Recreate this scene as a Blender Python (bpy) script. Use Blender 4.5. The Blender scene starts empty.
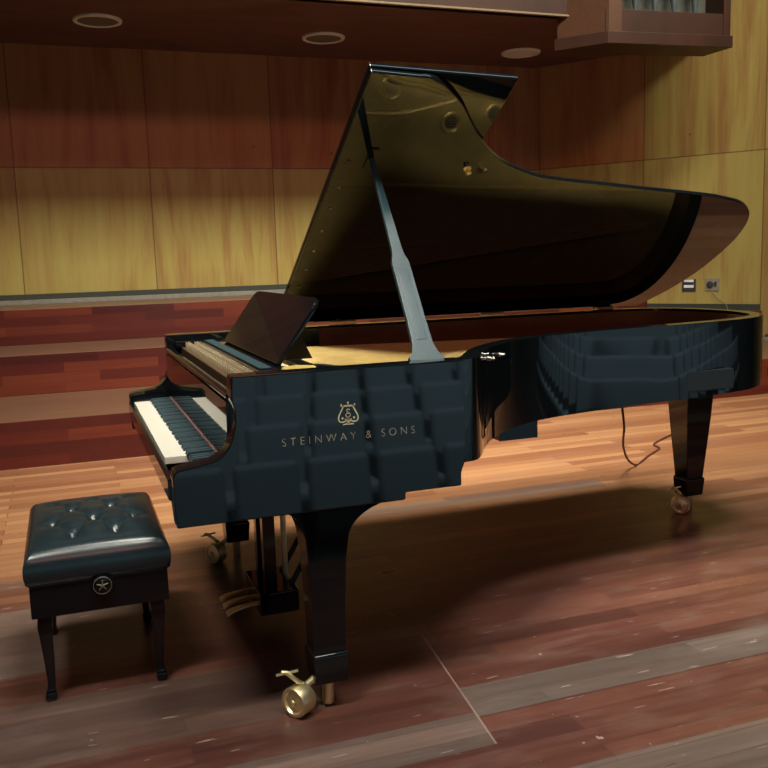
import bpy, bmesh, math, random
from math import sin, cos, radians, pi, sqrt, atan2
from mathutils import Vector, Matrix
random.seed(7)
S = bpy.context.scene
COL = S.collection

# ------------------------------------------------------------------ materials
class NT:
    def __init__(s, name):
        s.m = bpy.data.materials.new(name); s.m.use_nodes = True
        s.t = s.m.node_tree; s.b = s.t.nodes['Principled BSDF']
    def n(s, typ, **kw):
        nd = s.t.nodes.new(typ)
        for k, v in kw.items(): setattr(nd, k, v)
        return nd
    def l(s, a, b): s.t.links.new(a, b)
    def val(s, sock, v):
        if hasattr(v, 'is_linked') or isinstance(v, bpy.types.NodeSocket): s.l(v, sock)
        else: sock.default_value = v
    def math(s, op, a, b=0.0, c=0.0):
        nd = s.n('ShaderNodeMath', operation=op)
        for i, v in enumerate((a, b, c)): s.val(nd.inputs[i], v)
        return nd.outputs[0]
    def coord(s):
        return s.n('ShaderNodeTexCoord').outputs['Object']
    def xyz(s, v):
        nd = s.n('ShaderNodeSeparateXYZ'); s.l(v, nd.inputs[0]); return nd.outputs
    def vec(s, x, y, z):
        nd = s.n('ShaderNodeCombineXYZ')
        for i, v in enumerate((x, y, z)): s.val(nd.inputs[i], v)
        return nd.outputs[0]
    def noise(s, v, scale, detail=4.0, rough=0.55, dist=0.0):
        nd = s.n('ShaderNodeTexNoise'); s.l(v, nd.inputs['Vector'])
        nd.inputs['Scale'].default_value = scale; nd.inputs['Detail'].default_value = detail
        nd.inputs['Roughness'].default_value = rough; nd.inputs['Distortion'].default_value = dist
        return nd.outputs['Fac']
    def ramp(s, f, stops):
        nd = s.n('ShaderNodeValToRGB'); s.val(nd.inputs[0], f); e = nd.color_ramp.elements
        while len(e) < len(stops): e.new(0.5)
        for el, (p, c) in zip(e, stops):
            el.position = p; el.color = tuple(c) + (1,) if len(c) == 3 else c
        return nd.outputs[0]
    def mix(s, f, a, b, mode='MIX'):
        nd = s.n('ShaderNodeMix', data_type='RGBA', blend_type=mode)
        s.val(nd.inputs[0], f)
        for i, v in ((6, a), (7, b)):
            if isinstance(v, tuple): nd.inputs[i].default_value = v + (1,) if len(v) == 3 else v
            else: s.l(v, nd.inputs[i])
        return nd.outputs[2]
    def set(s, **kw):
        names = dict(color='Base Color', rough='Roughness', metal='Metallic', ior='IOR', coat='Coat Weight',
                     coatr='Coat Roughness', spec='Specular IOR Level', emis='Emission Color', emisk='Emission Strength', sheen='Sheen Weight')
        for k, v in kw.items():
            if isinstance(v, tuple): v = v + (1,) if len(v) == 3 else v
            s.val(s.b.inputs[names[k]], v)
        return s.m
    def bump(s, h, strength=0.2, dist=0.01):
        nd = s.n('ShaderNodeBump'); nd.inputs['Strength'].default_value = strength
        nd.inputs['Distance'].default_value = dist
        s.l(h, nd.inputs['Height']); s.l(nd.outputs[0], s.b.inputs['Normal'])

def plain(name, color, rough=0.5, metal=0.0, var=0.12, scale=20.0, **kw):
    """a lightly varied procedural colour"""
    t = NT(name)
    f = t.noise(t.coord(), scale)
    c0 = tuple(max(0, c * (1 - var)) for c in color); c1 = tuple(c * (1 + var) for c in color)
    t.set(color=t.ramp(f, [(0.3, c0), (0.7, c1)]), rough=rough, metal=metal, **kw)
    return t.m

def wood_wall(name, off, pitch, hz, cols, dark=1.0, rough=0.42, upto=None):
    t = NT(name); c = t.coord(); x, y, z = t.xyz(c)
    u = t.math('DIVIDE', t.math('SUBTRACT', x, off), pitch)
    fl = t.math('FLOOR', u); fr = t.math('SUBTRACT', u, fl)
    row = t.math('GREATER_THAN', z, hz)
    pid = t.math('ADD', fl, t.math('MULTIPLY', row, 17.3))
    wn = t.n('ShaderNodeTexWhiteNoise', noise_dimensions='1D'); t.l(pid, wn.inputs['W'])
    rnd = wn.outputs['Value']
    gv = t.vec(t.math('ADD', t.math('MULTIPLY', x, 3.2), t.math('MULTIPLY', rnd, 37.0)), y, t.math('ADD', t.math('MULTIPLY', z, 0.34), t.math('MULTIPLY', rnd, 11.0)))
    big = t.noise(gv, 1.6, 5, 0.6, 0.6)
    fv = t.vec(t.math('MULTIPLY', x, 46.0), y, t.math('MULTIPLY', z, 1.1))
    fine = t.noise(fv, 1.0, 4, 0.6)
    f = t.math('ADD', t.math('MULTIPLY', big, 0.8), t.math('MULTIPLY', fine, 0.2))
    f = t.math('ADD', f, t.math('MULTIPLY', t.math('SUBTRACT', rnd, 0.5), 0.10))
    col = t.ramp(f, [(0.34, cols[0]), (0.47, cols[1]), (0.58, cols[2]), (0.70, cols[3])])
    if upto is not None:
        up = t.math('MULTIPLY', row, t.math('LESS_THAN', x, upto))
        col = t.mix(up, col, t.mix(1.0, col, (0.88, 0.52, 0.62), 'MULTIPLY'))  # shade on the upper panels put into the colour as a redder tint
    # knots
    vo = t.n('ShaderNodeTexVoronoi', feature='F1'); vo.inputs['Scale'].default_value = 2.1
    t.l(t.vec(t.math('MULTIPLY', x, 1.25), 0.0, t.math('MULTIPLY', z, 0.9)), vo.inputs['Vector'])
    kn = t.math('LESS_THAN', vo.outputs['Distance'], 0.032)
    col = t.mix(t.math('MULTIPLY', kn, 0.75), col, (0.10, 0.035, 0.012))
    e = t.math('MINIMUM', fr, t.math('SUBTRACT', 1.0, fr))
    seam = t.math('LESS_THAN', e, 0.0055 / pitch)
    seam2 = t.math('LESS_THAN', t.math('ABSOLUTE', t.math('SUBTRACT', z, hz)), 0.006)
    sm = t.math('MAXIMUM', seam, seam2)
    col = t.mix(t.math('MULTIPLY', sm, 0.65), col, (0.05, 0.015, 0.006))
    if dark != 1.0: col = t.mix(1.0, col, (dark, dark, dark), 'MULTIPLY')
    t.set(color=col, rough=rough, spec=0.35)
    t.bump(fine, 0.06, 0.004)
    return t.m

def planks(name, ax, length, width, c1, c2, c3, rough=0.3, gap=0.0012, shift=0.0, tread=None):
    """boards; ax = which object axes run along and across the boards"""
    t = NT(name); c = t.coord(); o = t.xyz(c); ix = {'x': 0, 'y': 1, 'z': 2}
    u, v = o[ix[ax[0]]], o[ix[ax[1]]]
    bv = t.vec(u, t.math('ADD', v, shift), 0.0)
    br = t.n('ShaderNodeTexBrick'); t.l(bv, br.inputs['Vector'])
    br.inputs['Scale'].default_value = 1.0
    br.inputs['Brick Width'].default_value = length; br.inputs['Row Height'].default_value = width
    br.inputs['Mortar Size'].default_value = gap; br.inputs['Mortar Smooth'].default_value = 0.0
    br.inputs['Bias'].default_value = 0.0; br.offset = 0.37; br.offset_frequency = 2
    br.inputs['Color1'].default_value = (0, 0, 0, 1); br.inputs['Color2'].default_value = (1, 1, 1, 1)
    br.inputs['Mortar'].default_value = (0.5, 0.5, 0.5, 1)
    bw = t.n('ShaderNodeRGBToBW'); t.l(br.outputs['Color'], bw.inputs[0])
    g = t.noise(t.vec(t.math('MULTIPLY', u, 2.0), t.math('MULTIPLY', v, 38.0), t.math('MULTIPLY', bw.outputs[0], 9.0)), 1.0, 5, 0.6)
    f = t.math('ADD', t.math('MULTIPLY', bw.outputs[0], 0.62), t.math('MULTIPLY', g, 0.38))
    col = t.ramp(f, [(0.15, c1), (0.5, c2), (0.85, c3)])
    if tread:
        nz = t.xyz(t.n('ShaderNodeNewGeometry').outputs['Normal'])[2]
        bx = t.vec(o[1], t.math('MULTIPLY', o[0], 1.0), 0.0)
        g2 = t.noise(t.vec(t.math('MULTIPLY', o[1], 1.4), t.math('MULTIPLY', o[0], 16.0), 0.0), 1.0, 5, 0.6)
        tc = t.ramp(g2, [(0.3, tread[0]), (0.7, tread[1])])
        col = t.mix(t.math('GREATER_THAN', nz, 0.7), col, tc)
    else:
        col = t.mix(t.math('MULTIPLY', br.outputs['Fac'], 0.7), col, (0.03, 0.012, 0.008))
    t.set(color=col, rough=rough)
    t.extra = (bw.outputs[0], br.outputs['Fac'])
    return t, col, (u, v, o, g)

BLACK = plain('polished_black_lacquer', (0.0030, 0.0044, 0.0052), 0.035, var=0.1, ior=1.46)
BLACKS = plain('satin_black_paint', (0.008, 0.009, 0.010), 0.35)
PROPM = plain('black_lacquer_blue_sheen', (0.011, 0.034, 0.043), 0.42)  # bluish light reflected in the black lacquer, put into its base colour
BRASS = plain('polished_brass', (0.88, 0.77, 0.46), 0.42, 1.0)
INLAY = plain('pale_brass_inlay', (0.52, 0.45, 0.26), 0.4, 0.0)
LETTER = plain('dull_brass_letter', (0.30, 0.28, 0.20), 0.45)
GOLD = plain('bronze_painted_iron', (0.60, 0.44, 0.13), 0.36, 0.45)
GOLDD = plain('dark_plate_hole', (0.03, 0.02, 0.01), 0.6)
SPRUCE = plain('varnished_spruce', (0.55, 0.36, 0.12), 0.4)
INNER = plain('inner_rim_mahogany', (0.075, 0.030, 0.020), 0.3)
IVORY = plain('white_key_plastic', (0.50, 0.49, 0.43), 0.25, var=0.03)
EBONY = plain('black_key_satin', (0.020, 0.042, 0.052), 0.4, var=0.1)
FELT = plain('red_felt', (0.30, 0.13, 0.12), 0.9)
WIRE = plain('string_wire', (0.60, 0.45, 0.17), 0.4, 0.1)
PINM = plain('tuning_pin_steel', (0.34, 0.27, 0.17), 0.4, 0.6)
CHROME = plain('nickel', (0.6, 0.58, 0.52), 0.2, 1.0)
LEATHER_T = NT('black_leather')
_f = LEATHER_T.noise(LEATHER_T.coord(), 220, 3); pass
LEATHER = LEATHER_T.set(color=LEATHER_T.ramp(_f, [(0.3, (0.008, 0.017, 0.021)), (0.7, (0.009, 0.018, 0.023))]), rough=0.27)
CORDM = plain('dark_red_cable', (0.07, 0.018, 0.014), 0.5)
WHITEP = plain('white_lamp_ring', (0.62, 0.56, 0.48), 0.5, var=0.05)
LAMPG = plain('frosted_lamp_glass', (0.13, 0.10, 0.08), 0.5, var=0.05)
PLATEM = plain('steel_socket_plate', (0.30, 0.28, 0.22), 0.4, 0.3)
SOCKD = plain('dark_socket', (0.03, 0.03, 0.035), 0.5)
NAVY = plain('navy_socket', (0.015, 0.015, 0.06), 0.5)
WHITE = plain('white_socket', (0.75, 0.75, 0.78), 0.5)
SKIRT = plain('grey_green_skirting', (0.030, 0.036, 0.030), 0.5)
ALU = plain('aluminium_strip', (0.22, 0.22, 0.20), 0.45, 0.2)
PIPEM = plain('tin_organ_pipe', (0.15, 0.18, 0.20), 0.35, 0.6)
GREYB = plain('grey_case_lining', (0.085, 0.09, 0.08), 0.8)
SEATM = plain('dark_teal_upholstery', (0.13, 0.185, 0.205), 0.85, var=0.15, scale=60)
SEATD = plain('seat_frame_black', (0.02, 0.022, 0.025), 0.6)
CARPET = plain('auditorium_carpet', (0.025, 0.02, 0.02), 0.95)
WALLC = [(0.36, 0.295, 0.095), (0.335, 0.26, 0.08), (0.29, 0.185, 0.06), (0.22, 0.11, 0.04)]
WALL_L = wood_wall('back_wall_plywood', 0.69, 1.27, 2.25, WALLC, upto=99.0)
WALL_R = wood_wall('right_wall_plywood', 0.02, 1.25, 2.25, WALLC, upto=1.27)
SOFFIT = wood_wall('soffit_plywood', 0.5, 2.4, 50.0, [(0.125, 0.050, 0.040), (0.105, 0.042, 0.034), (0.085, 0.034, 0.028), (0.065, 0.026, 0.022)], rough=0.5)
WALNUT = wood_wall('walnut_case', 0.3, 3.0, 50.0, [(0.046, 0.0165, 0.011), (0.038, 0.0135, 0.009), (0.031, 0.011, 0.0075), (0.022, 0.008, 0.0055)], rough=0.45)
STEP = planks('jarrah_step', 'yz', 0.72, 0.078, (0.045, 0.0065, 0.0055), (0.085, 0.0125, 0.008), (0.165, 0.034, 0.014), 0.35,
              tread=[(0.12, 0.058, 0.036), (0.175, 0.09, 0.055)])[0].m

def floor_mat():
    t, col, (u, v, o, g) = planks('stage_floor_boards', 'yx', 1.6, 0.082, (0.23, 0.090, 0.045), (0.31, 0.145, 0.068), (0.40, 0.21, 0.10), 0.26, 0.0016)
    x, y, z = o; bwv, brf = t.extra
    # groups of boards mixed to a pale grey
    yj = t.math('SUBTRACT', y, t.math('SUBTRACT', 0.165, t.math('MULTIPLY', x, 0.112)))   # joint straightened to 0.80
    def rect(x0, x1, y0, y1):
        a = t.math('MULTIPLY', t.math('GREATER_THAN', x, x0), t.math('LESS_THAN', x, x1))
        b = t.math('MULTIPLY', t.math('GREATER_THAN', yj, y0), t.math('LESS_THAN', yj, y1))
        return t.math('MULTIPLY', a, b)
    m = None
    for r, k in (((1.545, 1.715, 0.80, 9), 1), ((2.03, 2.36, 0.80, 9), 1), ((1.69, 1.86, -6, 0.80), .8), ((0.33, 0.92, -6, -0.10), .8),
              ((1.13, 1.50, -6, 0.40), .55), ((-0.40, -0.24, 0.9, 2.32), .8), ((1.02, 1.235, 0.52, 0.83), .5), ((-0.02, 0.08, -6, 0.16), .5), ((2.6, 2.76, -1, 9), .8)):
        q = t.math('MULTIPLY', rect(*r), float(k)); m = q if m is None else t.math('MAXIMUM', m, q)
    sm = t.noise(t.vec(t.math('MULTIPLY', y, 0.8), t.math('MULTIPLY', x, 2.0), 0.0), 1.5, 5, 0.6)
    pal = t.ramp(g, [(0.3, (0.085, 0.074, 0.066)), (0.7, (0.125, 0.112, 0.100))])
    # light falloff towards the stage front, put into a darker, redder colour
    fr = t.n('ShaderNodeMapRange', interpolation_type='SMOOTHSTEP'); t.l(x, fr.inputs[0])
    fr.inputs[1].default_value = -0.9; fr.inputs[2].default_value = 0.8
    red = t.ramp(g, [(0.25, (0.050, 0.0185, 0.015)), (0.75, (0.088, 0.036, 0.030))])
    col = t.mix(t.math('MULTIPLY', fr.outputs[0], t.math('ADD', 0.75, t.math('MULTIPLY', sm, 0.4))), col, red)
    col = t.mix(t.math('MULTIPLY', m, t.math('ADD', 0.45, t.math('MULTIPLY', sm, 0.6))), col, pal)
    # seams and differences between single boards
    col = t.mix(t.math('ADD', 0.15, t.math('MULTIPLY', fr.outputs[0], 0.7)), col, t.mix(1.0, col, t.ramp(bwv, [(0.0, (0.66, 0.62, 0.62)), (1.0, (1.22, 1.12, 1.08))]), 'MULTIPLY'))
    col = t.mix(t.math('MULTIPLY', brf, 0.45), col, (0.03, 0.014, 0.011))
    # dust and scuffs
    dust = t.noise(t.vec(t.math('MULTIPLY', y, 3.0), t.math('MULTIPLY', x, 9.0), 0.0), 1.0, 6, 0.7)
    col = t.mix(t.math('MULTIPLY', t.math('SMOOTH_MIN', t.math('MULTIPLY', t.math('MAXIMUM', t.math('SUBTRACT', dust, 0.5), 0.0), 3.0), 1.0, 0.1), 0.35), col, (0.20, 0.155, 0.135))
    sc = t.noise(t.vec(t.math('MULTIPLY', y, 7.0), t.math('MULTIPLY', x, 60.0), 3.0), 1.0, 2, 0.5)
    sp = t.noise(o[0].node.inputs[0].links[0].from_socket, 26.0, 2, 0.5)
    spk = t.math('MAXIMUM', t.math('GREATER_THAN', sc, 0.715), t.math('GREATER_THAN', sp, 0.75))
    col = t.mix(t.math('MULTIPLY', spk, 0.45), col, (0.42, 0.36, 0.32))
    # the cross joint between two floor sections
    jy = t.math('ABSOLUTE', t.math('SUBTRACT', y, t.math('SUBTRACT', 0.965, t.math('MULTIPLY', x, 0.112))))
    jt = t.math('MULTIPLY', t.math('LESS_THAN', jy, 0.003), t.math('MULTIPLY', t.math('GREATER_THAN', x, 1.15), t.math('LESS_THAN', x, 1.86)))
    col = t.mix(t.math('MULTIPLY', jt, 0.5), col, (0.28, 0.20, 0.17))
    rg = t.math('ADD', 0.20, t.math('MULTIPLY', sm, 0.22))
    t.set(color=col, rough=rg)
    t.bump(dust, 0.05, 0.003)
    return t.m
FLOOR = floor_mat()

# ------------------------------------------------------------------ mesh tools
def bm_new(): return bmesh.new()

def finish(bm, angle=35, bevel=0.0, seg=2, keep=None):
    bmesh.ops.remove_doubles(bm, verts=bm.verts, dist=1e-6)
    bmesh.ops.recalc_face_normals(bm, faces=bm.faces)
    if bevel:
        es = [e for e in bm.edges if len(e.link_faces) == 2 and e.calc_face_angle(0) > radians(50) and (keep is None or keep(e))]
        bmesh.ops.bevel(bm, geom=es, offset=bevel, segments=seg, affect='EDGES', clamp_overlap=True, profile=0.5)
    for f in bm.faces: f.smooth = True
    for e in bm.edges:
        e.smooth = not (len(e.link_faces) == 2 and e.calc_face_angle(0) > radians(angle))

def wloc(o):
    v = Vector((0, 0, 0))
    while o: v += o.location; o = o.parent
    return v

def obj(name, bm, mat, parent=None, origin=None, bevel=0.0, seg=2, angle=35, keep=None, kind=None, label=None):
    finish(bm, angle, bevel, seg, keep)
    base = wloc(parent) if parent else Vector((0, 0, 0))
    org = Vector(origin) if origin is not None else base
    bmesh.ops.translate(bm, verts=bm.verts, vec=-org)
    me = bpy.data.meshes.new(name); bm.to_mesh(me); bm.free()
    me.materials.append(mat)
    o = bpy.data.objects.new(name, me); COL.objects.link(o)
    o.parent = parent; o.location = org - base
    if bevel:
        md = o.modifiers.new('weighted', 'WEIGHTED_NORMAL'); md.keep_sharp = True; md.weight = 100
    if kind: o['kind'] = kind
    if label: o['label'] = label
    return o

def thing(name, label, cat, loc, group=None):
    o = bpy.data.objects.new(name, None); COL.objects.link(o); o.location = loc
    o.empty_display_size = 0.1
    return tag(o, label, cat, group)

def tag(o, label, cat, group=None):
    o['label'] = label; o['category'] = cat
    if group: o['group'] = group
    return o

def box(bm, x0, x1, y0, y1, z0, z1, M=None):
    vs = [bm.verts.new((x, y, z)) for x in (x0, x1) for y in (y0, y1) for z in (z0, z1)]
    for f in ((0, 1, 3, 2), (4, 6, 7, 5), (0, 4, 5, 1), (2, 3, 7, 6), (0, 2, 6, 4), (1, 5, 7, 3)):
        bm.faces.new([vs[i] for i in f])
    if M is not None: bmesh.ops.transform(bm, matrix=M, verts=vs)
    return bm

def prism(bm, pts, f0, f1):
    """pts 2D polygon; f0/f1 map a 2D point to the 3D end caps"""
    a = [bm.verts.new(f0(*p)) for p in pts]; b = [bm.verts.new(f1(*p)) for p in pts]
    n = len(pts)
    bm.faces.new(a); bm.faces.new(b[::-1])
    for i in range(n): bm.faces.new([a[i], b[i], b[(i + 1) % n], a[(i + 1) % n]])
    return bm

def prism_z(bm, pts, z0, z1): return prism(bm, pts, lambda x, y: (x, y, z0), lambda x, y: (x, y, z1))
def prism_x(bm, pts, x0, x1): return prism(bm, pts, lambda y, z: (x0, y, z), lambda y, z: (x1, y, z))
def prism_y(bm, pts, y0, y1): return prism(bm, pts, lambda x, z: (x, y0, z), lambda x, z: (x, y1, z))

def frame_of(d):
    d = Vector(d).normalized()
    a = Vector((0, 0, 1)) if abs(d.z) < 0.9 else Vector((0, 1, 0))
    u = d.cross(a).normalized(); return u, d.cross(u).normalized()

def loft(bm, rings, cap=True, closed=False):
    R = [[bm.verts.new(p) for p in r] for r in rings]; n = len(R[0])
    m = len(R)
    for i in range(m if closed else m - 1):
        A, B = R[i], R[(i + 1) % m]
        for j in range(n): bm.faces.new([A[j], A[(j + 1) % n], B[(j + 1) % n], B[j]])
    if cap and not closed: bm.faces.new(R[0][::-1]); bm.faces.new(R[-1])
    return bm

def tube(bm, pts, r, n=10, closed=False):
    pts = [Vector(p) for p in pts]; m = len(pts); rings = []
    rr = r if isinstance(r, (list, tuple)) else [r] * m
    u = None
    for i, p in enumerate(pts):
        if closed: d = pts[(i + 1) % m] - pts[i - 1]
        else: d = (pts[min(i + 1, m - 1)] - pts[max(i - 1, 0)])
        d.normalize()
        if u is None: u = frame_of(d)[0]
        else: u = (u - d * u.dot(d)).normalized()
        v = d.cross(u)
        rings.append([p + (u * cos(2 * pi * k / n) + v * sin(2 * pi * k / n)) * rr[i] for k in range(n)])
    return loft(bm, rings, closed=closed)

def lathe(bm, prof, c, axis=(0, 0, 1), n=24):
    """prof list of (radius, height) revolved about axis through c"""
    d = Vector(axis).normalized(); u, v = frame_of(d); c = Vector(c)
    return loft(bm, [[c + d * h + (u * cos(2 * pi * k / n) + v * sin(2 * pi * k / n)) * max(r, 1e-4) for k in range(n)] for r, h in prof])

def spline(pts, k=6):
    """Catmull-Rom through 2D or 3D points"""
    P = [Vector(p) for p in pts]; out = []
    for i in range(len(P) - 1):
        p0 = P[max(i - 1, 0)]; p1 = P[i]; p2 = P[i + 1]; p3 = P[min(i + 2, len(P) - 1)]
        for j in range(k):
            t = j / k
            out.append(0.5 * ((2 * p1) + (p2 - p0) * t + (2 * p0 - 5 * p1 + 4 * p2 - p3) * t * t + (3 * p1 - p0 - 3 * p2 + p3) * t ** 3))
    out.append(P[-1]); return [tuple(p) for p in out]

def offset(path, d):
    """offset an open 2D path to its left by d"""
    out = []
    for i, p in enumerate(path):
        a = Vector(path[max(i - 1, 0)]); b = Vector(path[min(i + 1, len(path) - 1)])
        t = (b - a).normalized(); out.append((p[0] - t.y * d, p[1] + t.x * d))
    return out

# ------------------------------------------------------------------ camera
CAM = Vector((3.8253, -0.2306, 1.2816)); YAW, PIT, ROL = radians(70.3303), radians(-8.1256), radians(-1.7600)
F = Vector((-sin(YAW) * cos(PIT), cos(YAW) * cos(PIT), sin(PIT)))
Rv = F.cross(Vector((0, 0, 1))).normalized(); Uv = Rv.cross(F)
R2 = Rv * cos(ROL) + Uv * sin(ROL); U2 = Uv * cos(ROL) - Rv * sin(ROL)
cd = bpy.data.cameras.new('camera'); cam = bpy.data.objects.new('camera', cd); COL.objects.link(cam)
cam.matrix_world = Matrix(((R2.x, U2.x, -F.x, CAM.x), (R2.y, U2.y, -F.y, CAM.y), (R2.z, U2.z, -F.z, CAM.z), (0, 0, 0, 1)))
cd.sensor_width = 36; cd.lens = 885.36 / 768 * 36; cd.clip_end = 100
S.camera = cam

# ------------------------------------------------------------------ the setting
def struct(name, bm, mat, **kw): return obj(name, bm, mat, kind='structure', **kw)
def wally(x): return 5.15 + 0.6816 * (x + 5.6)       # the slanted right wall
b = bm_new(); box(b, -2.27, 2.55, -7, 10, -0.12, 0.0); struct('floor', b, FLOOR)
for nm, xf, z0, z1 in (('stage_step', -2.25, 0, 0.31), ('stage_step', -3.50, 0.31, 0.62), ('stage_step', -4.50, 0.62, 0.93)):
    b = bm_new(); prism_z(b, [(xf, -7), (xf, wally(xf) + 0.0), (-5.6, 5.15), (-5.6, -7)], z0, z1)
    struct(nm, b, STEP, bevel=0.006)
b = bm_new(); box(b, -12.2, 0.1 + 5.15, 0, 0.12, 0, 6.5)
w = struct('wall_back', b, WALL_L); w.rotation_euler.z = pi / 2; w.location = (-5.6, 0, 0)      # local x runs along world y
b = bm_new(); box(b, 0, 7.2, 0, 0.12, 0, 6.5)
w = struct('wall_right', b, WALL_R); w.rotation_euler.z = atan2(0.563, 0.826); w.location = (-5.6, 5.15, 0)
# skirting: dark band over a pale metal strip
b = bm_new(); box(b, -5.6, -5.575, -7, 5.15, 0.975, 1.03); struct('baseboard_back', b, SKIRT, bevel=0.003)
b = bm_new(); box(b, -5.6, -5.565, -7, 5.15, 0.93, 0.975); struct('trim_1', b, ALU, bevel=0.003)
def on_wall(x): return Vector((x, wally(x), 0))
WD = Vector((0.826, 0.563, 0)).normalized(); WN = Vector((0.563, -0.826, 0)).normalized()
def wall_strip(bm, x0, x1, z0, z1, th):
    a, c = on_wall(x0), on_wall(x1)
    q = [a, c, c + WN * th, a + WN * th]
    return prism_z(bm, [(p.x, p.y) for p in q], z0, z1)
for i, (x0, x1, z) in enumerate(((-4.5, -3.52, .62), (-3.47, -2.27, .31), (-5.55, -4.52, .93))):
    b = bm_new(); wall_strip(b, x0, x1, z + (.035 if i else 0), z + .065, .02); struct('baseboard_right', b, SKIRT, bevel=0.003)
    if i:
        b = bm_new(); wall_strip(b, x0, x1, z, z + .035, .03); struct('trim_%d' % (i + 1), b, ALU, bevel=0.003)
# soffit with its fascia
b = bm_new(); prism_z(b, [(-3.5, -7), (-3.5, 4.55), (-4.02, 6.2), (-5.6, 5.13), (-5.6, -7)], 3.40, 3.55)
so = struct('ceiling', b, SOFFIT)
b = bm_new(); box(b, -3.62, -3.485, -7, 4.42, 3.40, 4.6); struct('trim_4', b, WALNUT)
b = bm_new(); box(b, -3.51, -3.47, -7, 4.40, 3.385, 3.402); struct('trim_5', b, plain('pale_lipping', (0.20, 0.14, 0.085), 0.45), bevel=0.004)
# hall beyond the stage
b = bm_new(); vs = [b.verts.new(p) for p in ((2.5, -9, -1.368), (2.5, 30, -1.368), (16, 30, 0.17), (16, -9, 0.17))]; b.faces.new(vs)
struct('floor_auditorium', b, CARPET)
b = bm_new(); box(b, 2.47, 2.55, -7, 10, -1.45, -0.12); struct('trim_6', b, WALNUT)

HALL = plain('dark_hall_panelling', (0.03, 0.022, 0.018), 0.8)
b = bm_new(); box(b, .2, .35, 9.3, 14, -1.3, 6.5); struct('wall_hall_left', b, HALL)
b = bm_new(); box(b, .2, 16, 14, 14.15, -1.3, 6.5); struct('wall_hall_side', b, HALL)
b = bm_new(); box(b, 16, 16.15, -9, 14.15, -.6, 6.5); struct('wall_hall_rear', b, HALL)

# ------------------------------------------------------------------ grand piano
W = 1.57; ZT = 0.991; ZB = 0.695
P = thing('grand_piano', 'long polished black concert grand piano with raised lid and open keyboard', 'piano', (0.785, 1.3, 0))
outer_key = [(W, .815), (1.564, .845), (1.543, .872), (1.497, .905), (1.43, .945), (1.34, 1.01), (1.265, 1.08), (1.185, 1.175), (1.13, 1.265), (1.09, 1.37), (1.06, 1.49),
             (1.035, 1.65), (1.01, 1.85), (.99, 2.05), (.965, 2.22), (.93, 2.38), (.88, 2.49), (.80, 2.59), (.68, 2.66), (.52, 2.695), (.35, 2.69), (.2, 2.645), (.085, 2.56), (.02, 2.44), (0, 2.28)]
outer = [(W, .815)] + spline(outer_key, 6)[1:] + [(0, .815)]
TH = 0.055
inner = offset(outer, TH); inner[0] = (W - TH, .815); inner[-1] = (TH, .815)
b = bm_new()
n = len(outer)
vo0 = [b.verts.new((x, y, ZB)) for x, y in outer]; vo1 = [b.verts.new((x, y, ZT)) for x, y in outer]
vi0 = [b.verts.new((x, y, ZB)) for x, y in inner]; vi1 = [b.verts.new((x, y, ZT)) for x, y in inner]
for i in range(n - 1):
    b.faces.new([vo0[i], vo0[i + 1], vo1[i + 1], vo1[i]]); b.faces.new([vi0[i], vi1[i], vi1[i + 1], vi0[i + 1]])
    b.faces.new([vo1[i], vo1[i + 1], vi1[i + 1], vi1[i]]); b.faces.new([vo0[i], vi0[i], vi0[i + 1], vo0[i + 1]])
for k in (0, n - 1): b.faces.new([vo0[k], vo1[k], vi1[k], vi0[k]])
noseam = lambda e: not all(abs(v.co.y - .815) < 1e-4 for v in e.verts)
rim = obj('rim', b, BLACK, P, bevel=0.005, keep=noseam, angle=40)
# brown inner face of the rim
i2 = offset(inner, 0.004); b = bm_new()
a0 = [b.verts.new((x, y, .80)) for x, y in i2]; a1 = [b.verts.new((x, y, ZT - .012)) for x, y in i2]
for i in range(n - 1): b.faces.new([a0[i], a0[i + 1], a1[i + 1], a1[i]])
obj('inner_rim', b, INNER, P)
# cheeks with the curved arms
prof = [(0, .606), (.631, .606), (.631, .627), (.804, .627), (.804, .667), (.815, .695), (.815, ZT), (.16, ZT), (.157, .943), (.1585, .92)] + \
    spline([(.164, .900), (.163, .868), (.156, .835), (.141, .803), (.112, .778), (.065, .767), (.018, .760), (.003, .753), (-.004, .738)], 5) + [(-.004, .66)]
for x0, x1 in ((W - .07, W), (0, .07)):
    b = bm_new(); prism_x(b, prof, x0, x1)
    obj('cheek_arm', b, BLACK, P, bevel=0.005, keep=noseam, angle=28)
for x0, x1 in ((.07, .150), (1.421, 1.499)):
    b = bm_new(); prism_x(b, [(.004, .66), (.004, .728), (.012, .738), (.05, .741), (.150, .743), (.150, .66)], x0 + .001, x1)
    obj('key_block', b, BLACK, P, bevel=0.003)
b = bm_new(); box(b, .071, 1.499, .012, .80, .620, .668); obj('keybed', b, BLACK, P, bevel=.003)
b = bm_new(); box(b, .071, 1.499, -.010, .006, .664, .722); obj('key_slip', b, BLACK, P, bevel=.004)
b = bm_new(); box(b, .10, 1.47, .05, .62, .600, .6195); obj('keybed_panel', b, BLACKS, P, bevel=.003)
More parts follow.
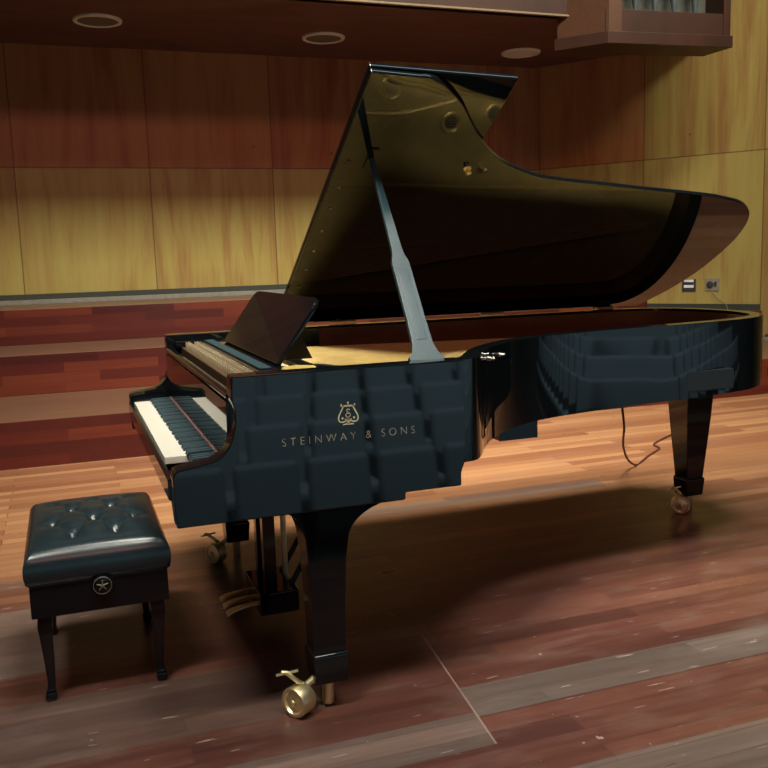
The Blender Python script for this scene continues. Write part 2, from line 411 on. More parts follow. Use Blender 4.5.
# keys
X0, KP = .152, 1.268 / 52
def white_mesh():
    b = bm_new(); box(b, .0004, KP - .0004, .008, .148, .712, .733); return b
wk = obj('white_key', white_mesh(), IVORY, P, origin=(X0, 0, 0), bevel=.0016)
for i in range(1, 52):
    o = wk.copy(); COL.objects.link(o); o.location.x += KP * i
b = bm_new()
prism_x(b, [(.068, .732), (.074, .745), (.147, .746), (.147, .732)], -.0060, .0060)
bk0 = obj('black_key', b, EBONY, P, origin=(0, 0, 0), bevel=.0018)
cnt = 0
for i in range(51):
    if (i % 7) in (0, 2, 3, 5, 6):     # A-sharp, C-sharp, D-sharp, F-sharp, G-sharp over keys starting at A
        if cnt == 0: o = bk0
        else: o = bk0.copy(); COL.objects.link(o)
        o.location = Vector((X0 + KP * (i + 1), 0, 0)) - P.location; cnt += 1
b = bm_new(); box(b, .152, 1.42, .1482, .151, .730, .7455); obj('felt_strip', b, FELT, P)
b = bm_new(); prism_x(b, [(.1515, .730), (.1535, .915)] + [(.166 - .0125 * sin(a) * 1.0, .928 - .0125 * cos(a)) for a in [pi * k / 10 for k in range(11)]] + [(.182, .935), (.182, .730)], .0715, 1.4985)
obj('fallboard', b, BLACK, P, angle=25)
# plate, tuning pins and strings
pin = [(1.5, .20), (1.5, .80)] + offset(outer, TH + .012)[4:-4] + [(.07, .80), (.07, .20)]
PL = offset(outer, TH + .02)
plate_pts = [(1.497, .42), (1.497, .80)] + [p for p in PL[3:-2]] + [(.075, .80), (.075, .42)]
b = bm_new(); prism_z(b, plate_pts, .872, .885); plate = obj('iron_plate', b, GOLD, P, bevel=.003)
b = bm_new(); prism_z(b, [(1.497, .215), (1.497, .345), (.073, .345), (.073, .215)], .905, .938); obj('pin_block_plate', b, plain('dark_bronze_plate', (0.06, 0.034, 0.016), 0.4, 0.2), P, bevel=.004)
for (x, y, r) in ((1.026, 1.067, .045), (.890, 1.352, .042), (.90, 1.56, .040), (.80, 1.80, .042), (.70, 2.05, .042), (1.33, .80, .04)):
    b = bm_new(); tube(b, [(x + r * cos(a), y + r * sin(a), .887) for a in [2 * pi * k / 28 for k in range(28)]], .010, 8, closed=True); obj('plate_hole_rim', b, GOLD, plate)
for (x, y, r) in ((1.026, 1.067, .030), (.890, 1.352, .028), (.90, 1.56, .027), (.80, 1.80, .028), (.70, 2.05, .028), (1.33, .80, .027)):
    b = bm_new(); lathe(b, [(r, 0), (r, .0035)], (x, y, .8845), n=24); obj('plate_hole', b, GOLDD, plate)
for q in (spline([(1.40, .55), (1.09, 1.0), (1.03, 1.22), (.985, 1.40), (.965, 1.60)], 6), spline([(.93, .80), (.92, 1.08), (.945, 1.22), (.985, 1.36)], 6),
          [(.62, .50), (.60, 1.4), (.58, 2.45)], [(.30, .50), (.33, 1.5), (.40, 2.5)]):
    b = bm_new(); tube(b, [(x, y, .888) for x, y in q], .011, 8); obj('plate_rib', b, GOLD, plate)
b = bm_new()
for i in range(88):
    for k in range(2):
        x = .10 + 1.36 * i / 87 + .004 * k; y = .232 + .035 * k + (.012 if i % 2 else 0)
        lathe(b, [(.0034, 0), (.0034, .022), (.002, .024)], (x, y, .938), n=6)
obj('tuning_pins', b, PINM, P, kind='stuff')
b = bm_new()
for i in range(96):
    s = i / 95; x0 = 1.44 - 1.33 * s
    yend = .78 + 1.72 * s ** .72
    xe = x0 - .06 + .34 * s * s
    xe = max(.13, min(xe, 1.40))
    if yend > 1.0: xe = min(xe, 1.0 - .05 * s)
    tube(b, [(x0, .40, .915), (x0 * .6 + xe * .4, .40 + (yend - .4) * .4, .906), (xe, yend, .900)], .0011 + .0012 * (s > .7), 4)
obj('strings', b, WIRE, P, kind='stuff')
b = bm_new(); prism_z(b, plate_pts, .815, .826); obj('soundboard', b, SPRUCE, P)
for x in (.35, .65, .95):
    b = bm_new(); box(b, x - .04, x + .04, .9, 2.45 - .35 * abs(x - .45), .72, .80); obj('back_brace', b, BLACKS, P, bevel=.004)
b = bm_new(); box(b, -.005, .005, .50, .545, .905, .935); dm = obj('damper', b, BLACKS, P, origin=(0, 0, 0))
for i in range(64):
    if i: dm = dm.copy(); COL.objects.link(dm)
    dm.location = Vector((1.20 - 1.05 * i / 63, 0, -.004 * (i % 2))) - P.location
b = bm_new(); box(b, .08, 1.49, .355, .41, .90, .945); obj('damper_rail', b, BLACKS, P, bevel=.004)
# music desk on its tray
b = bm_new(); box(b, .12, 1.45, .285, .372, .957, .970)
desk = obj('music_desk_tray', b, BLACK, P, bevel=.003)
b = bm_new(); box(b, .24, 1.30, .290, .325, .9705, .976); obj('tray_ledge', b, PROPM, desk, bevel=.002)  # bluish reflection on the black tray, put into this strip's colour
for x0, x1 in ((.075, .115), (1.455, 1.497)):
    b = bm_new(); box(b, x0, x1, .19, .60, .938, .964); obj('tray_slide', b, BLACK, P, bevel=.003)
hx = Vector((0, sin(radians(35)), cos(radians(35))))
def dpt(x, h, off): return (x, .352 + .137 * h / .23 + off * .81, .977 + .19 * h / .23 - off * .59)
DP = [(.335, 0), (1.25, 0), (1.25, .19)] + [(1.21 + .04 * cos(a), .19 + .04 * sin(a)) for a in (.4, .8, 1.2)] + [(1.21, .232), (.385, .232)] + [(.385 - .05 * sin(a), .18 + .05 * cos(a)) for a in (.4, .8, 1.2)] + [(.335, .18)]
b = bm_new(); prism(b, DP, lambda x, h: dpt(x, h, 0), lambda x, h: dpt(x, h, .014))
obj('music_desk', b, BLACK, P, bevel=.003)
for x in (.5, 1.1):
    b = bm_new(); prism_x(b, [(.365, .972), (.440, 1.072), (.452, 1.072), (.50, .972)], x, x + .018); obj('desk_strut', b, BLACKS, P, bevel=.002)
b = bm_new(); prism_z(b, [(1.46, .33), (1.40, .33), (1.36, .38), (1.40, .43), (1.46, .42)], .945, .985); obj('desk_bracket', b, GOLD, P, bevel=.006)
b = bm_new(); prism_x(b, [(.40, .945), (.43, .99), (.60, .965), (.80, .955), (.80, .94)], 1.40, 1.43); obj('action_arm', b, BLACKS, P, bevel=.003)
# lid, hinged along the bass side
TL = radians(30.48); ZH = ZT + .010
def lp(s, y, h): return (s * cos(TL) - h * sin(TL) , y, ZH + s * sin(TL) + h * cos(TL))
lid_key = [(1.570, .80), (1.568, .835), (1.545, .880), (1.457, .975), (1.364, 1.046), (1.282, 1.116), (1.185, 1.222), (1.129, 1.325), (1.088, 1.426), (1.062, 1.56), (1.044, 1.69), (1.011, 1.908), (.969, 2.217),
           (.942, 2.357), (.894, 2.50), (.80, 2.60), (.638, 2.660), (.45, 2.672), (.289, 2.655), (.15, 2.61), (.011, 2.535), (0.0, 2.50)]
lid_pts = [(0, .640), (1.582, .640)] + spline(lid_key, 5)
b = bm_new(); prism(b, lid_pts, lambda s, y: lp(s, y, 0), lambda s, y: lp(s, y, .017))
lid = obj('lid', b, BLACK, P, bevel=.0035, angle=30)
b = bm_new(); prism(b, [(0.004, .640), (1.582, .640), (1.558, 1.128), (.004, 1.128)], lambda s, y: lp(s, y, .0195), lambda s, y: lp(s, y, .036))
obj('lid_front_flap', b, BLACK, P, bevel=.0035)
for k in range(3):
    y = (.95, 1.7, 2.32)[k]; b = bm_new(); tube(b, [(-.004, y - .06, ZH - .004), (-.004, y + .06, ZH - .004)], .006, 10)
    obj('lid_hinge', b, BRASS, P)
b = bm_new(); c = Vector(lp(1.139, 1.115, -.001)); nn = Vector((sin(TL), 0, -cos(TL)))
lathe(b, [(.014, 0), (.014, .004), (.006, .006), (.006, .014), (.010, .017), (.010, .022), (.004, .025)], c, nn, 16); obj('lid_latch', b, BRASS, lid)
for s in (1.17, 1.03, .9, .76, .62, .48, .34):
    b = bm_new(); lathe(b, [(.006, 0), (.006, .003), (.003, .006)], lp(s, .678, -.0005), nn, 10); obj('lid_bumper', b, PINM, lid)
b = bm_new()      # socket plate for the stick
M = Matrix.Identity(4)
prism(b, [(1.14, .735), (1.24, .735), (1.24, .765), (1.14, .765)], lambda s, y: lp(s, y, -.005), lambda s, y: lp(s, y, 0)); obj('stick_socket', b, BLACK, lid, bevel=.001)
# lid stick
A = Vector((1.512, .728, .985)); T = Vector(lp(1.19, .750, -.004)); ax = (T - A).normalized(); LL = (T - A).length
uu = Vector((0, 1, 0)); uu = (uu - ax * uu.dot(ax)).normalized(); vv = ax.cross(uu).normalized()
stick = [(.0, .052), (.012, .054), (.028, .040), (.06, .0315), (.16, .029), (.335, .0285), (.36, .027), (.385, .019), (.42, .0165), (.60, .012), (LL - .004, .0075), (LL, .005)]
b = bm_new(); loft(b, [[A + ax * t + uu * (w * sx) + vv * (.008 * sy) for sx, sy in ((-1, -1), (1, -1), (1, 1), (-1, 1))] for t, w in stick])
st = obj('lid_stick', b, PROPM, P, bevel=.0015, angle=20)
b = bm_new(); loft(b, [[A + ax * t + uu * (w * sx) + vv * (.0095 * sy) for sx, sy in ((-1, -1), (1, -1), (1, 1), (-1, 1))] for t, w in ((.07, .017), (.33, .017))])
obj('stick_inset', b, plain('darker_stick_inset', (0.010, 0.032, 0.044), 0.5), st, bevel=.003)
b = bm_new(); tube(b, [A + uu * .05 + ax * .004, A - uu * .05 + ax * .004], .006, 10); obj('stick_hinge', b, BRASS, st)
# plate stud, hinge leaf, and rim-edge glints built as nickel pins
b = bm_new(); lathe(b, [(.008, 0), (.008, .05), (.011, .052), (.011, .062), (.005, .066)], (.70, 1.53, .885), n=12); obj('plate_stud', b, BRASS, P)
for (x, y) in ((1.34, 1.012), (1.255, 1.092)):
    b = bm_new(); lathe(b, [(.008, -.004), (.008, .003), (.004, .005), (.004, .010), (.006, .012), (.006, .015)], (x, y, .958), (.62, .78, 0), 14); obj('rim_glint', b, CHROME, P)
b = bm_new(); box(b, -.02, .03, 2.28, 2.36, ZT, ZT + .012); obj('hinge_leaf', b, BRASS, P, bevel=.002)
# box under the soundboard
b = bm_new(); box(b, .52, .90, 1.27, 1.432, .584, .70); obj('underside_box', b, BLACK, P, bevel=.003)
# legs with casters
def make_leg(cx, cy, ztop, axis, flare=True, woff=-.095, wx=.03, narrow=1.0):
    b = bm_new()
    rows = [(.165, .046, .046), (.30, .048, .048), (.44, .054, .054), (.50, .060, .062)] if flare else [(.165, .046, .046), (.45, .068, .068), (ztop - .05, .080, .080), (ztop - .049, .088, .088)]
    if flare:
        for k in range(1, 9):
            a = k / 8 * pi / 2
            rows.append((.50 + (ztop - .50) * sin(a) * .98, .060 + .075 * (1 - cos(a)), .062 + .165 * (1 - cos(a))))
        rows.append((ztop, .140, .232))
    else: rows.append((ztop, .088, .088))
    rings = []
    for i, (z, a, c) in enumerate(rows):
        hx = (.042 + .10 * max(0, z - .165) / 3) if flare else a
        rings.append([(cx + sx * hx * narrow, cy + (c if sy > 0 else -a) * 1.0, z) for sx, sy in ((-1, -1), (1, -1), (1, 1), (-1, 1))])
    loft(b, rings); lg = obj('leg', b, BLACK, P, bevel=.003, angle=30)
    b = bm_new(); loft(b, [[(cx + sx * w, cy + sy * w, z) for sx, sy in ((-1, -1), (1, -1), (1, 1), (-1, 1))] for z, w in ((.082, .047), (.160, .053), (.172, .049))])
    obj('leg_ferrule', b, BLACK, lg, bevel=.004)
    b = bm_new(); lathe(b, [(.0165, .004), (.0175, .008), (.0175, .09)], (cx, cy, 0), n=20); obj('caster_post', b, BRASS, lg)
    axv = Vector(axis).normalized(); c = Vector((cx + wx, cy + woff, .0445))
    b = bm_new()
    prof = [(.012, .018), (.012, .024), (.030, .020), (.034, .026), (.042, .026), (.044, .022), (.044, -.022), (.042, -.026), (.034, -.026), (.030, -.02), (.012, -.024), (.012, -.018)]
    lathe(b, prof, c, axv, 32); obj('caster_wheel', b, BRASS, lg, angle=30)
    b = bm_new(); lathe(b, [(.009, .024), (.010, .030), (.006, .034), (.002, .035)], c, axv, 16); obj('caster_hub', b, BRASS, lg)
    b = bm_new()
    side = -axv * .033
    tube(b, [c + side, c + side + Vector((0, 0, .03)), Vector((cx + wx * .4, cy + woff * .4, .094)), (cx, cy, .086)], [.008, .010, .012, .013], 10)
    up = c + Vector((0, 0, .052))
    obj('caster_fork', b, BRASS, lg)
    b = bm_new(); tube(b, [c + side + Vector((0, 0, .03)), up + Vector((0, 0, .002)) , up + Vector((-.01, -.03, .030)), up + Vector((-.01, -.045, .034))], [.006, .0065, .007, .005], 8)
    tube(b, [up + Vector((-.03, -.055, .018)), up + Vector((.0, .0, .036))], .004, 8)
    obj('brake_lever', b, BRASS, lg)
    return lg
make_leg(1.475, .408, .606, (.55, -.83, 0))
make_leg(.075, .402, .606, (.55, -.83, 0), wx=.03)
make_leg(.325, 2.60, .70, (.85, -.53, 0), flare=False, woff=-.07, wx=.03)
# pedal lyre
LY = .385
b = bm_new()
for x in (.715, .835): box(b, x - .02, x + .02, LY - .022, LY + .022, .135, .622)
box(b, .66, .90, LY - .06, LY + .06, .575, .6)
ly = obj('lyre', b, BLACK, P, bevel=.003)
b = bm_new(); box(b, .655, .915, LY - .055, LY + .085, .060, .140); obj('pedal_box', b, BLACK, ly, bevel=.006)
for x in (.715, .785, .855):
    b = bm_new(); pp = spline([(x, .345, .088), (x, .30, .086), (x, .25, .078), (x, .222, .066)], 4)
    loft(b, [[Vector(p) + Vector((sx * (.010 + .012 * (i / (len(pp) - 1)) ** 1.5), 0, sz * .005)) for sx, sz in ((-1, -1), (1, -1), (1, 1), (-1, 1))] for i, p in enumerate(pp)])
    obj('pedal', b, BRASS, ly, bevel=.003)
for x in (.745, .775, .805):
    b = bm_new(); tube(b, [(x, LY + .07, .14), (x, LY + .07, .60)], .004, 8); obj('pedal_rod', b, BRASS, ly)
for x in (.70, .85):
    b = bm_new(); tube(b, [(x, LY + .05, .10), (x, LY + .37, .625)], .010, 10); obj('lyre_brace', b, BLACKS, ly)
# lettering and lyre emblem inlaid in the treble side
XS = W + .0006
def text_mesh(txt, y0, y1, z, h):
    cu = bpy.data.curves.new('lettering', 'FONT'); cu.body = txt; cu.size = 1; cu.space_character = 1.62; cu.space_word = 1.0; cu.offset = -.022
    o = bpy.data.objects.new('lettering', cu); COL.objects.link(o)
    bpy.context.view_layer.update()
    dg = bpy.context.evaluated_depsgraph_get(); me = bpy.data.meshes.new_from_object(o.evaluated_get(dg))
    bpy.data.objects.remove(o); bpy.data.curves.remove(cu)
    xs = [v.co.x for v in me.vertices]; ys = [v.co.y for v in me.vertices]
    xa, xb, ya, yb = min(xs), max(xs), min(ys), max(ys)
    b = bm_new(); b.from_mesh(me); bpy.data.meshes.remove(me)
    for v in b.verts:
        y = y0 + (v.co.x - xa) / (xb - xa) * (y1 - y0); zz = z + (v.co.y - ya) / (yb - ya) * h
        v.co = (XS, y, zz)
    return b
tb = text_mesh('STEINWAY & SONS', .284, .662, .795, .0205)
bmesh.ops.remove_doubles(tb, verts=tb.verts, dist=1e-6)
left = set(tb.verts)
while left:                                   # one part per letter
    st_ = [left.pop()]; isl = list(st_)
    while st_:
        v = st_.pop()
        for e_ in v.link_edges:
            o_ = e_.other_vert(v)
            if o_ in left: left.discard(o_); st_.append(o_); isl.append(o_)
    b = bm_new(); mp = {v: b.verts.new(v.co) for v in isl}
    for f_ in {f_ for v in isl for f_ in v.link_faces}: b.faces.new([mp[v] for v in f_.verts])
    obj('letter', b, LETTER, P)
tb.free()
b = bm_new()
yc, zc = .470, .868
def ribbon(pts, w):
    pts = [Vector(p) for p in pts]
    L, Rr = [], []
    ww = w if isinstance(w, list) else [w] * len(pts)
    for i, p in enumerate(pts):
        t = (pts[min(i + 1, len(pts) - 1)] - pts[max(i - 1, 0)]).normalized(); q = Vector((-t.y, t.x)) * ww[i] / 2
        L.append(b.verts.new((XS, yc + (p + q).x, zc + (p + q).y))); Rr.append(b.verts.new((XS, yc + (p - q).x, zc + (p - q).y)))
    for i in range(len(pts) - 1): b.faces.new([L[i], L[i + 1], Rr[i + 1], Rr[i]])
def dot(y, z, ry, rz):
    b.faces.new([b.verts.new((XS, yc + y + ry * cos(a), zc + z + rz * sin(a))) for a in [2 * pi * k / 14 for k in range(14)]])
for s in (-1, 1):
    ribbon(spline([(s * .0125, .0215), (s * .0155, .015), (s * .0225, .002), (s * .0275, -.010), (s * .026, -.0195), (s * .018, -.0235), (s * .008, -.0205), (s * .002, -.016)], 5), .0038)
    dot(s * .0185, .023, .0022, .004); dot(s * .0165, -.0125, .0028, .0034)
ribbon([(-.0135, .0205), (.0135, .0205)], .0045)
dot(0, .0285, .0026, .0036); ribbon([(0, .026), (0, .019)], .0016)
ribbon([(-.016, -.0305), (0, -.028), (.016, -.0305)], [.002, .006, .002]); ribbon([(0, -.029), (0, -.014)], [.010, .0045])
ribbon([(-.009, -.0165), (.009, -.0165)], .004)
ribbon(spline([(.005, .009), (.0, .012), (-.004, .008), (.0, .003), (.0055, -.002), (.004, -.0085), (-.002, -.0105), (-.007, -.006), (-.004, .0005), (.001, -.002)], 4), .0018)
obj('lyre_emblem', b, INLAY, P)

# ------------------------------------------------------------------ piano bench
BX0, BX1, BY0, BY1 = .575, 1.175, -.392, .008
B = thing('piano_bench', 'black tufted leather piano bench standing in front of the keyboard', 'bench', (.875, -.192, 0))
b = bm_new(); box(b, BX0 + .004, BX1 - .004, BY0 + .004, BY1 - .004, 0.272, .374); ap = obj('apron', b, BLACK, B, bevel=.004)
# tufted cushion: rounded slab with button dimples
NU, NV = 72, 56
buttons = []
for r in range(4):
    m = 3 if r % 2 == 0 else 2
    for k in range(m):
        uu_ = (r + .8) / 4.6; vv_ = (k + (.62 if m == 3 else 1.1)) / (3.25)
        buttons.append((BX0 + (BX1 - BX0) * uu_, BY0 + (BY1 - BY0) * vv_))
def top_z(x, y):
    u = (x - BX0) / (BX1 - BX0) * 2 - 1; v = (y - BY0) / (BY1 - BY0) * 2 - 1
    dome = .470 + .034 * (1 - abs(u) ** 2.6) * (1 - abs(v) ** 2.6) ** .8
    ed = max(abs(u), abs(v)); 
    e = max(0, (ed - .88) / .12); dome -= .018 * e ** 2.5
    dz = 0
    for bx, by in buttons:
        d = sqrt((x - bx) ** 2 + (y - by) ** 2); dz -= .017 * math.exp(-(d / .024) ** 1.3)
    for i, (ax_, ay_) in enumerate(buttons):      # folds run diagonally between buttons
        for (cx_, cy_) in buttons[i + 1:]:
            L2 = (cx_ - ax_) ** 2 + (cy_ - ay_) ** 2
            if .005 < L2 < .0225 and abs(cx_ - ax_) > .05:
                t = max(0, min(1, ((x - ax_) * (cx_ - ax_) + (y - ay_) * (cy_ - ay_)) / L2))
                d = sqrt((x - ax_ - t * (cx_ - ax_)) ** 2 + (y - ay_ - t * (cy_ - ay_)) ** 2)
                dz -= .009 * math.exp(-(d / .009) ** 1.3)
    return dome + dz * min(1, (1 - ed) * 6)
b = bm_new()
G = [[b.verts.new((BX0 + (BX1 - BX0) * i / NU, BY0 + (BY1 - BY0) * j / NV, top_z(BX0 + (BX1 - BX0) * i / NU, BY0 + (BY1 - BY0) * j / NV))) for j in range(NV + 1)] for i in range(NU + 1)]
for i in range(NU):
    for j in range(NV): b.faces.new([G[i][j], G[i + 1][j], G[i + 1][j + 1], G[i][j + 1]])
ringi = [(i, 0) for i in range(NU)] + [(NU, j) for j in range(NV)] + [(i, NV) for i in range(NU, 0, -1)] + [(0, j) for j in range(NV, 0, -1)]
cx_, cy_ = (BX0 + BX1) / 2, (BY0 + BY1) / 2
prev = [G[i][j] for i, j in ringi]
for z, k in ((.440, .005), (.425, .008), (.405, .008), (.380, .004), (.372, -.003)):
    cur = []
    for i, j in ringi:
        x, y = G[i][j].co.x, G[i][j].co.y
        qx = (1 if x > cx_ else -1) * k if i in (0, NU) else 0; qy = (1 if y > cy_ else -1) * k if j in (0, NV) else 0
        cur.append(b.verts.new((x + qx, y + qy, min(z, G[i][j].co.z - .0015) if k == .005 else z)))
    for a in range(len(cur)):
        c = (a + 1) % len(cur); b.faces.new([prev[a], prev[c], cur[c], cur[a]])
    prev = cur
b.faces.new(prev[::-1])
cu = obj('cushion', b, LEATHER, B, angle=80)
for bx, by in buttons:
    b = bm_new(); lathe(b, [(.0075, 0), (.007, .002), (.003, .0035)], (bx, by, top_z(bx, by) - .001), n=12); obj('tuft_button', b, LEATHER, cu)
b = bm_new(); lathe(b, [(.030, 0), (.031, .006), (.028, .016), (.024, .019), (.022, .016), (.004, .017)], (BX1 - .005, -.186, .352), (1, 0, 0), 28); kb = obj('height_knob', b, BLACK, B)
b = bm_new(); tube(b, [(BX1 + .0125, -.186 + .0255 * cos(a), .352 + .0255 * sin(a)) for a in [2 * pi * k / 32 for k in range(32)]], .0016, 6, closed=True)
for k in range(5): tube(b, [(BX1 + .013, -.186, .352), (BX1 + .013, -.186 + .017 * cos(k * 1.2566 + .3), .352 + .017 * sin(k * 1.2566 + .3))], [.003, .0015], 6)
obj('knob_ornament', b, plain('worn_brass', (0.16, 0.14, 0.10), 0.4, 0.6), kb)
def bench_leg(x, y, sx, sy):
    b = bm_new(); rows = [(.290, .021, 0), (.262, .021, .001), (.235, .021, .003), (.205, .0185, .002), (.12, .0145, -.001), (.06, .0115, -.002), (.036, .011, 0), (.030, .014, .001), (.012, .017, .002), (.0, .012, .002)]
    loft(b, [[(x + sx * d + w * qx, y + sy * d + w * qy, z) for qx, qy in ((-1, -1), (1, -1), (1, 1), (-1, 1))] for z, w, d in rows])
    obj('leg', b, BLACK, B, bevel=.004, angle=40)
for x, y, sx, sy in ((1.125, -.352, 1, -1), (1.125, -.032, 1, 1), (.625, -.352, -1, -1), (.625, -.032, -1, 1)): bench_leg(x, y, sx, sy)

# ------------------------------------------------------------------ lamps in the soffit
lamps = [(-4.58, .235, 'round recessed ceiling lamp above the left wall panels, leftmost of three'), (-4.74, 2.32, 'round recessed ceiling lamp left of the raised lid, middle of three'),
         (-4.90, 4.55, 'round recessed ceiling lamp beside the organ case, rightmost of three')]
r0 = None
for x, y, lb in lamps:
    if r0 is None:
        r0 = thing('recessed_lamp', lb, 'ceiling lamp', (x, y, 3.40), 'recessed lamps in the soffit')
        b = bm_new(); lathe(b, [(.170, .004), (.172, -.016), (.186, -.022), (.204, -.016), (.208, .004), (.170, .004)], (x, y, 3.40), n=40); obj('lamp_ring', b, WHITEP, r0)
        b = bm_new(); lathe(b, [(.171, -.001), (.171, -.009), (.10, -.013), (.002, -.014)], (x, y, 3.40), n=40); obj('lamp_glass', b, LAMPG, r0)
    else:
        r = r0.copy(); COL.objects.link(r); r.location = (x, y, 3.40); r['label'] = lb
        for ch in list(r0.children):
            c = ch.copy(); COL.objects.link(c); c.parent = r
            if x < -4.8 and c.name.startswith('lamp_glass'):
                c.data = c.data.copy(); c.data.materials[0] = WHITEP

# ------------------------------------------------------------------ organ case
Bp, Cp, Ap = Vector((-3.17, 4.47, 0)), Vector((-3.07, 5.75, 0)), Vector((-3.56, 4.16, 0))
e = (Cp - Bp).normalized(); LBC = (Cp - Bp).length; nb = Vector((-e.y, e.x, 0))      # nb points back
OC = thing('organ_case', 'dark walnut organ case with hanging grey metal pipes above right wall', 'organ', (-3.4, 5.0, 3.1))
def ocp(t, d): v = Bp + e * t + nb * d; return (v.x, v.y)
foot = [tuple(Ap.xy), tuple(Bp.xy), tuple(Cp.xy), ocp(LBC - .05, .38), ocp(-.1, .46)]
b = bm_new(); prism_z(b, foot, 3.10, 3.205); obj('base_moulding', b, WALNUT, OC, bevel=.006)
b = bm_new(); prism_z(b, [ocp(.0, .03), ocp(LBC - .02, .03), ocp(LBC - .02, .06), ocp(0, .06)], 3.205, 3.40); obj('bottom_rail', b, WALNUT, OC, bevel=.004)
b = bm_new(); prism_z(b, [tuple((Ap + nb * .0 + e * .03).xy), ocp(.02, .02), ocp(.15, .02), ocp(.15, .07), tuple((Ap + e * .10).xy)], 3.205, 4.7); obj('side_panel', b, plain('reddish_walnut_panel', (0.075, 0.030, 0.015), 0.4), OC, bevel=.004)
b = bm_new(); prism_z(b, [ocp(LBC - .09, .02), ocp(LBC - .015, .02), ocp(LBC - .04, .36), ocp(LBC - .09, .36)], 3.205, 4.7); obj('right_stile', b, WALNUT, OC, bevel=.004)
b = bm_new(); prism_z(b, [ocp(.15, .30), ocp(LBC - .09, .30), ocp(LBC - .09, .33), ocp(.15, .33)], 3.205, 4.7); obj('case_lining', b, GREYB, OC)
b = bm_new(); prism_z(b, [ocp(.14, .03), ocp(LBC - .08, .03), ocp(LBC - .08, .05), ocp(.14, .05)], 4.45, 4.7); obj('top_rail', b, WALNUT, OC)
pr = None
for t in (.19, .37, .57, .77, .99):
    x, y = ocp(t, .17)
    b = bm_new(); lathe(b, [(.008, 0), (.013, .004), (.095, .50), (.095, .90)], (x, y, 3.405), n=24); obj('organ_pipe', b, PIPEM, OC)

# ------------------------------------------------------------------ wall sockets, cord
def socket(x, z, lb, kind):
    c = on_wall(x) + Vector((0, 0, z))
    o = thing('wall_socket', lb, 'socket', c, 'sockets on the right wall')
    def plate(name, u0, u1, z0, z1, d0, d1, m, par):
        b = bm_new(); q = [c + WD * u0 + WN * d0, c + WD * u1 + WN * d0, c + WD * u1 + WN * d1, c + WD * u0 + WN * d1]
        prism_z(b, [(p.x, p.y) for p in q], c.z + z0, c.z + z1); return obj(name, b, m, par, bevel=.002)
    if kind == 0:
        pl = plate('socket_plate', -.072, .072, -.066, .066, 0, .010, SOCKD, o)
        plate('white_panel', -.052, .052, -.028, .060, .010, .014, WHITE, pl); plate('blue_band', -.052, .052, .004, .034, .014, .017, NAVY, pl)
    else:
        pl = plate('socket_plate', -.072, .072, -.066, .066, 0, .010, PLATEM, o)
        b = bm_new(); lathe(b, [(.036, 0), (.036, .012), (.028, .015), (.004, .013)], c + WN * .010 - WD * .022, WN, 20); obj('round_socket', b, SOCKD, pl)
        plate('toggle', .020, .045, -.02, .03, .010, .018, SOCKD, pl)
    return o
socket(-4.125, .885, 'dark wall socket with white and blue insert under the lid tail', 0)
socket(-3.92, .890, 'grey metal wall socket with round dark outlet, right of the blue one', 1)
b = bm_new(); q = [on_wall(-3.92) + Vector((0, 0, .82)), on_wall(-3.88) + Vector((0, 0, .77)), on_wall(-3.80) + Vector((0, 0, .69)), on_wall(-3.78) + Vector((0, 0, .63))]
tube(b, [p + WN * .026 for p in q], .004, 6)
tag(obj('thin_wire', b, plain('grey_wire', (0.20, 0.17, 0.09), 0.5), None, origin=q[-1] + WN * .026), 'thin grey wire hanging below the metal wall socket', 'wire')
cpts = [(.04, 2.42, .70), (.0, 2.43, .55), (-.10, 2.52, .36), (-.30, 2.655, .20), (-.46, 2.80, .07), (-.544, 2.918, .006), (-.62, 3.02, .006), (-.707, 3.123, .006), (-.80, 3.25, .006), (-.87, 3.33, .006), (-.95, 3.35, .006), (-1.02, 3.419, .006), (-1.144, 3.609, .006), (-1.3, 3.9, .006), (-1.6, 4.3, .006), (-2.0, 4.6, .006)]
b = bm_new(); tube(b, spline(cpts, 5), .0065, 8)
tag(obj('power_cord', b, CORDM, None, origin=(-.544, 2.918, 0)), 'thin dark red cord dropping from the piano tail and lying across the floor', 'cord')

# ------------------------------------------------------------------ auditorium seats (seen mirrored in the polished side)
def make_seat():
    r = thing('auditorium_seat', 'dark teal upholstered auditorium seat mirrored in the polished piano side', 'seat', (0, 0, 0), 'rows of auditorium seats reflected in the piano')
    def slab(pts, y0, y1, bev, name, m):      # profile in x,z
        b = bm_new(); prism_y(b, pts, y0, y1); return obj(name, b, m, r, bevel=bev, seg=4, angle=50)
    slab([(.20, .36), (.10, .38), (.20, .92), (.29, .91)], -.238, .238, .07, 'backrest', SEATM)
    slab([(-.30, .36), (-.30, .47), (.10, .45), (.10, .34)], -.235, .235, .04, 'seat_cushion', SEATM)
    slab([(-.22, 0), (-.22, .60), (.18, .60), (.18, 0)], .258, .280, .006, 'arm_panel', SEATD)
    return r
seat0 = make_seat(); first = True
for r in range(7):
    x = 5.2 + .9 * r; z = -1.30 + (x - 3.1) * (1.47 / 12.9)
    for k in range(29):
        y = -2.2 + .54 * k + (.27 if r % 2 else 0)
        if first: s_ = seat0; first = False
        else:
            s_ = seat0.copy(); COL.objects.link(s_)
            for ch in list(seat0.children):
                c = ch.copy(); COL.objects.link(c); c.parent = s_
        s_.location = (x, y, z)

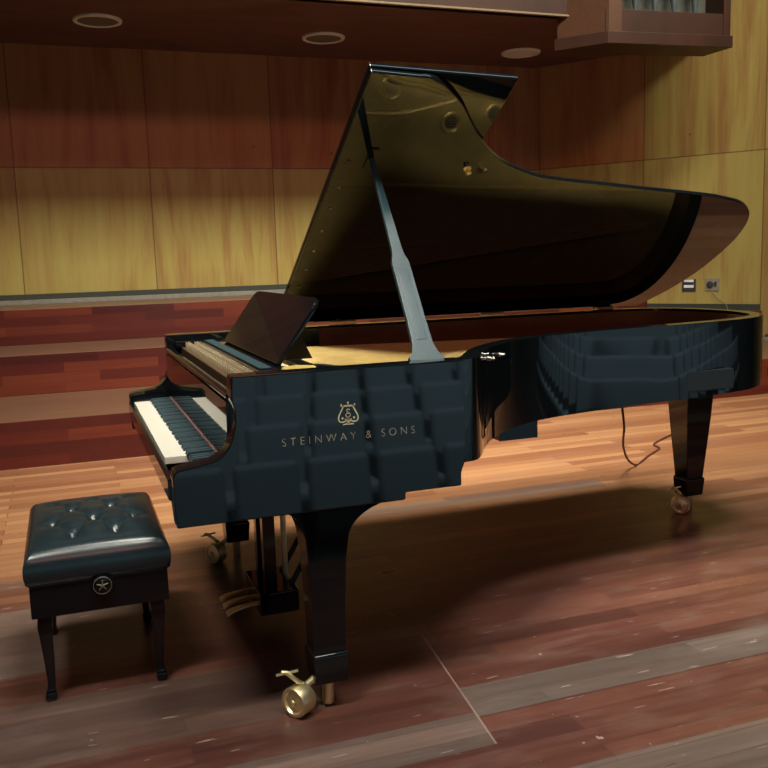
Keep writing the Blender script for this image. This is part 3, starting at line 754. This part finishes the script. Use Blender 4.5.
# ------------------------------------------------------------------ light
def area(name, loc, target, sx, sy, power, color, spread=pi):
    d = bpy.data.lights.new(name, 'AREA'); d.shape = 'RECTANGLE'; d.size = sx; d.size_y = sy; d.energy = power; d.color = color; d.spread = spread
    o = bpy.data.objects.new(name, d); COL.objects.link(o); o.location = loc
    dr = (Vector(target) - Vector(loc)).normalized()
    z = -dr; yv = Vector((0, 1, 0)); xv = yv.cross(z).normalized(); yv = z.cross(xv)
    o.matrix_world = Matrix(((xv.x, yv.x, z.x, loc[0]), (xv.y, yv.y, z.y, loc[1]), (xv.z, yv.z, z.z, loc[2]), (0, 0, 0, 1)))
    return o
area('stage_light', (1.1, 1.3, 6.6), (-1.2, 2.3, 0), 1.0, 2.4, 165, (1.0, .94, .80), radians(76))
area('key_light', (3.2, -1.6, 6.2), (.5, 1.3, .9), .8, 1.4, 55, (1.0, .94, .80), radians(56))
area('side_light', (3.3, 1.3, 6.4), (.7, 1.6, .9), .7, 1.6, 42, (1.0, .94, .80), radians(60))
area('back_light', (0, 2.6, 6.2), (-5.6, 2.4, .9), .9, 8.0, 200, (1.0, .95, .72), radians(90))
area('front_light', (11.5, 1.0, 8.0), (-5.6, 1.8, 2.2), 1.2, 5, 42, (1.0, .36, .28), radians(60))
area('house_light', (7.0, 5.0, 4.6), (7.4, 5.0, -.6), 3.0, 15.0, 330, (.74, .92, 1.0), radians(110))
area('seat_fill_light', (3.0, 5.0, 5.2), (7.6, 5.0, -.4), 1.5, 14.0, 900, (.86, .95, 1.0), radians(90))  # added out-of-view fill, brightens the stage-facing sides of the seats
area('edge_highlight_strip', (2.9, 1.9, 6.6), (2.9, 1.9, 0), .25, 5.5, 40, (.72, .88, 1.0))  # added out-of-view strip for bluish highlights along lid and rim edges
wd = bpy.data.worlds.new('world'); S.world = wd; wd.use_nodes = True
bg = wd.node_tree.nodes['Background']; bg.inputs[0].default_value = (.55, .75, .85, 1); bg.inputs[1].default_value = .035
S.view_settings.view_transform = 'Standard'; S.view_settings.look = 'None'; S.view_settings.exposure = 0; S.view_settings.gamma = 1
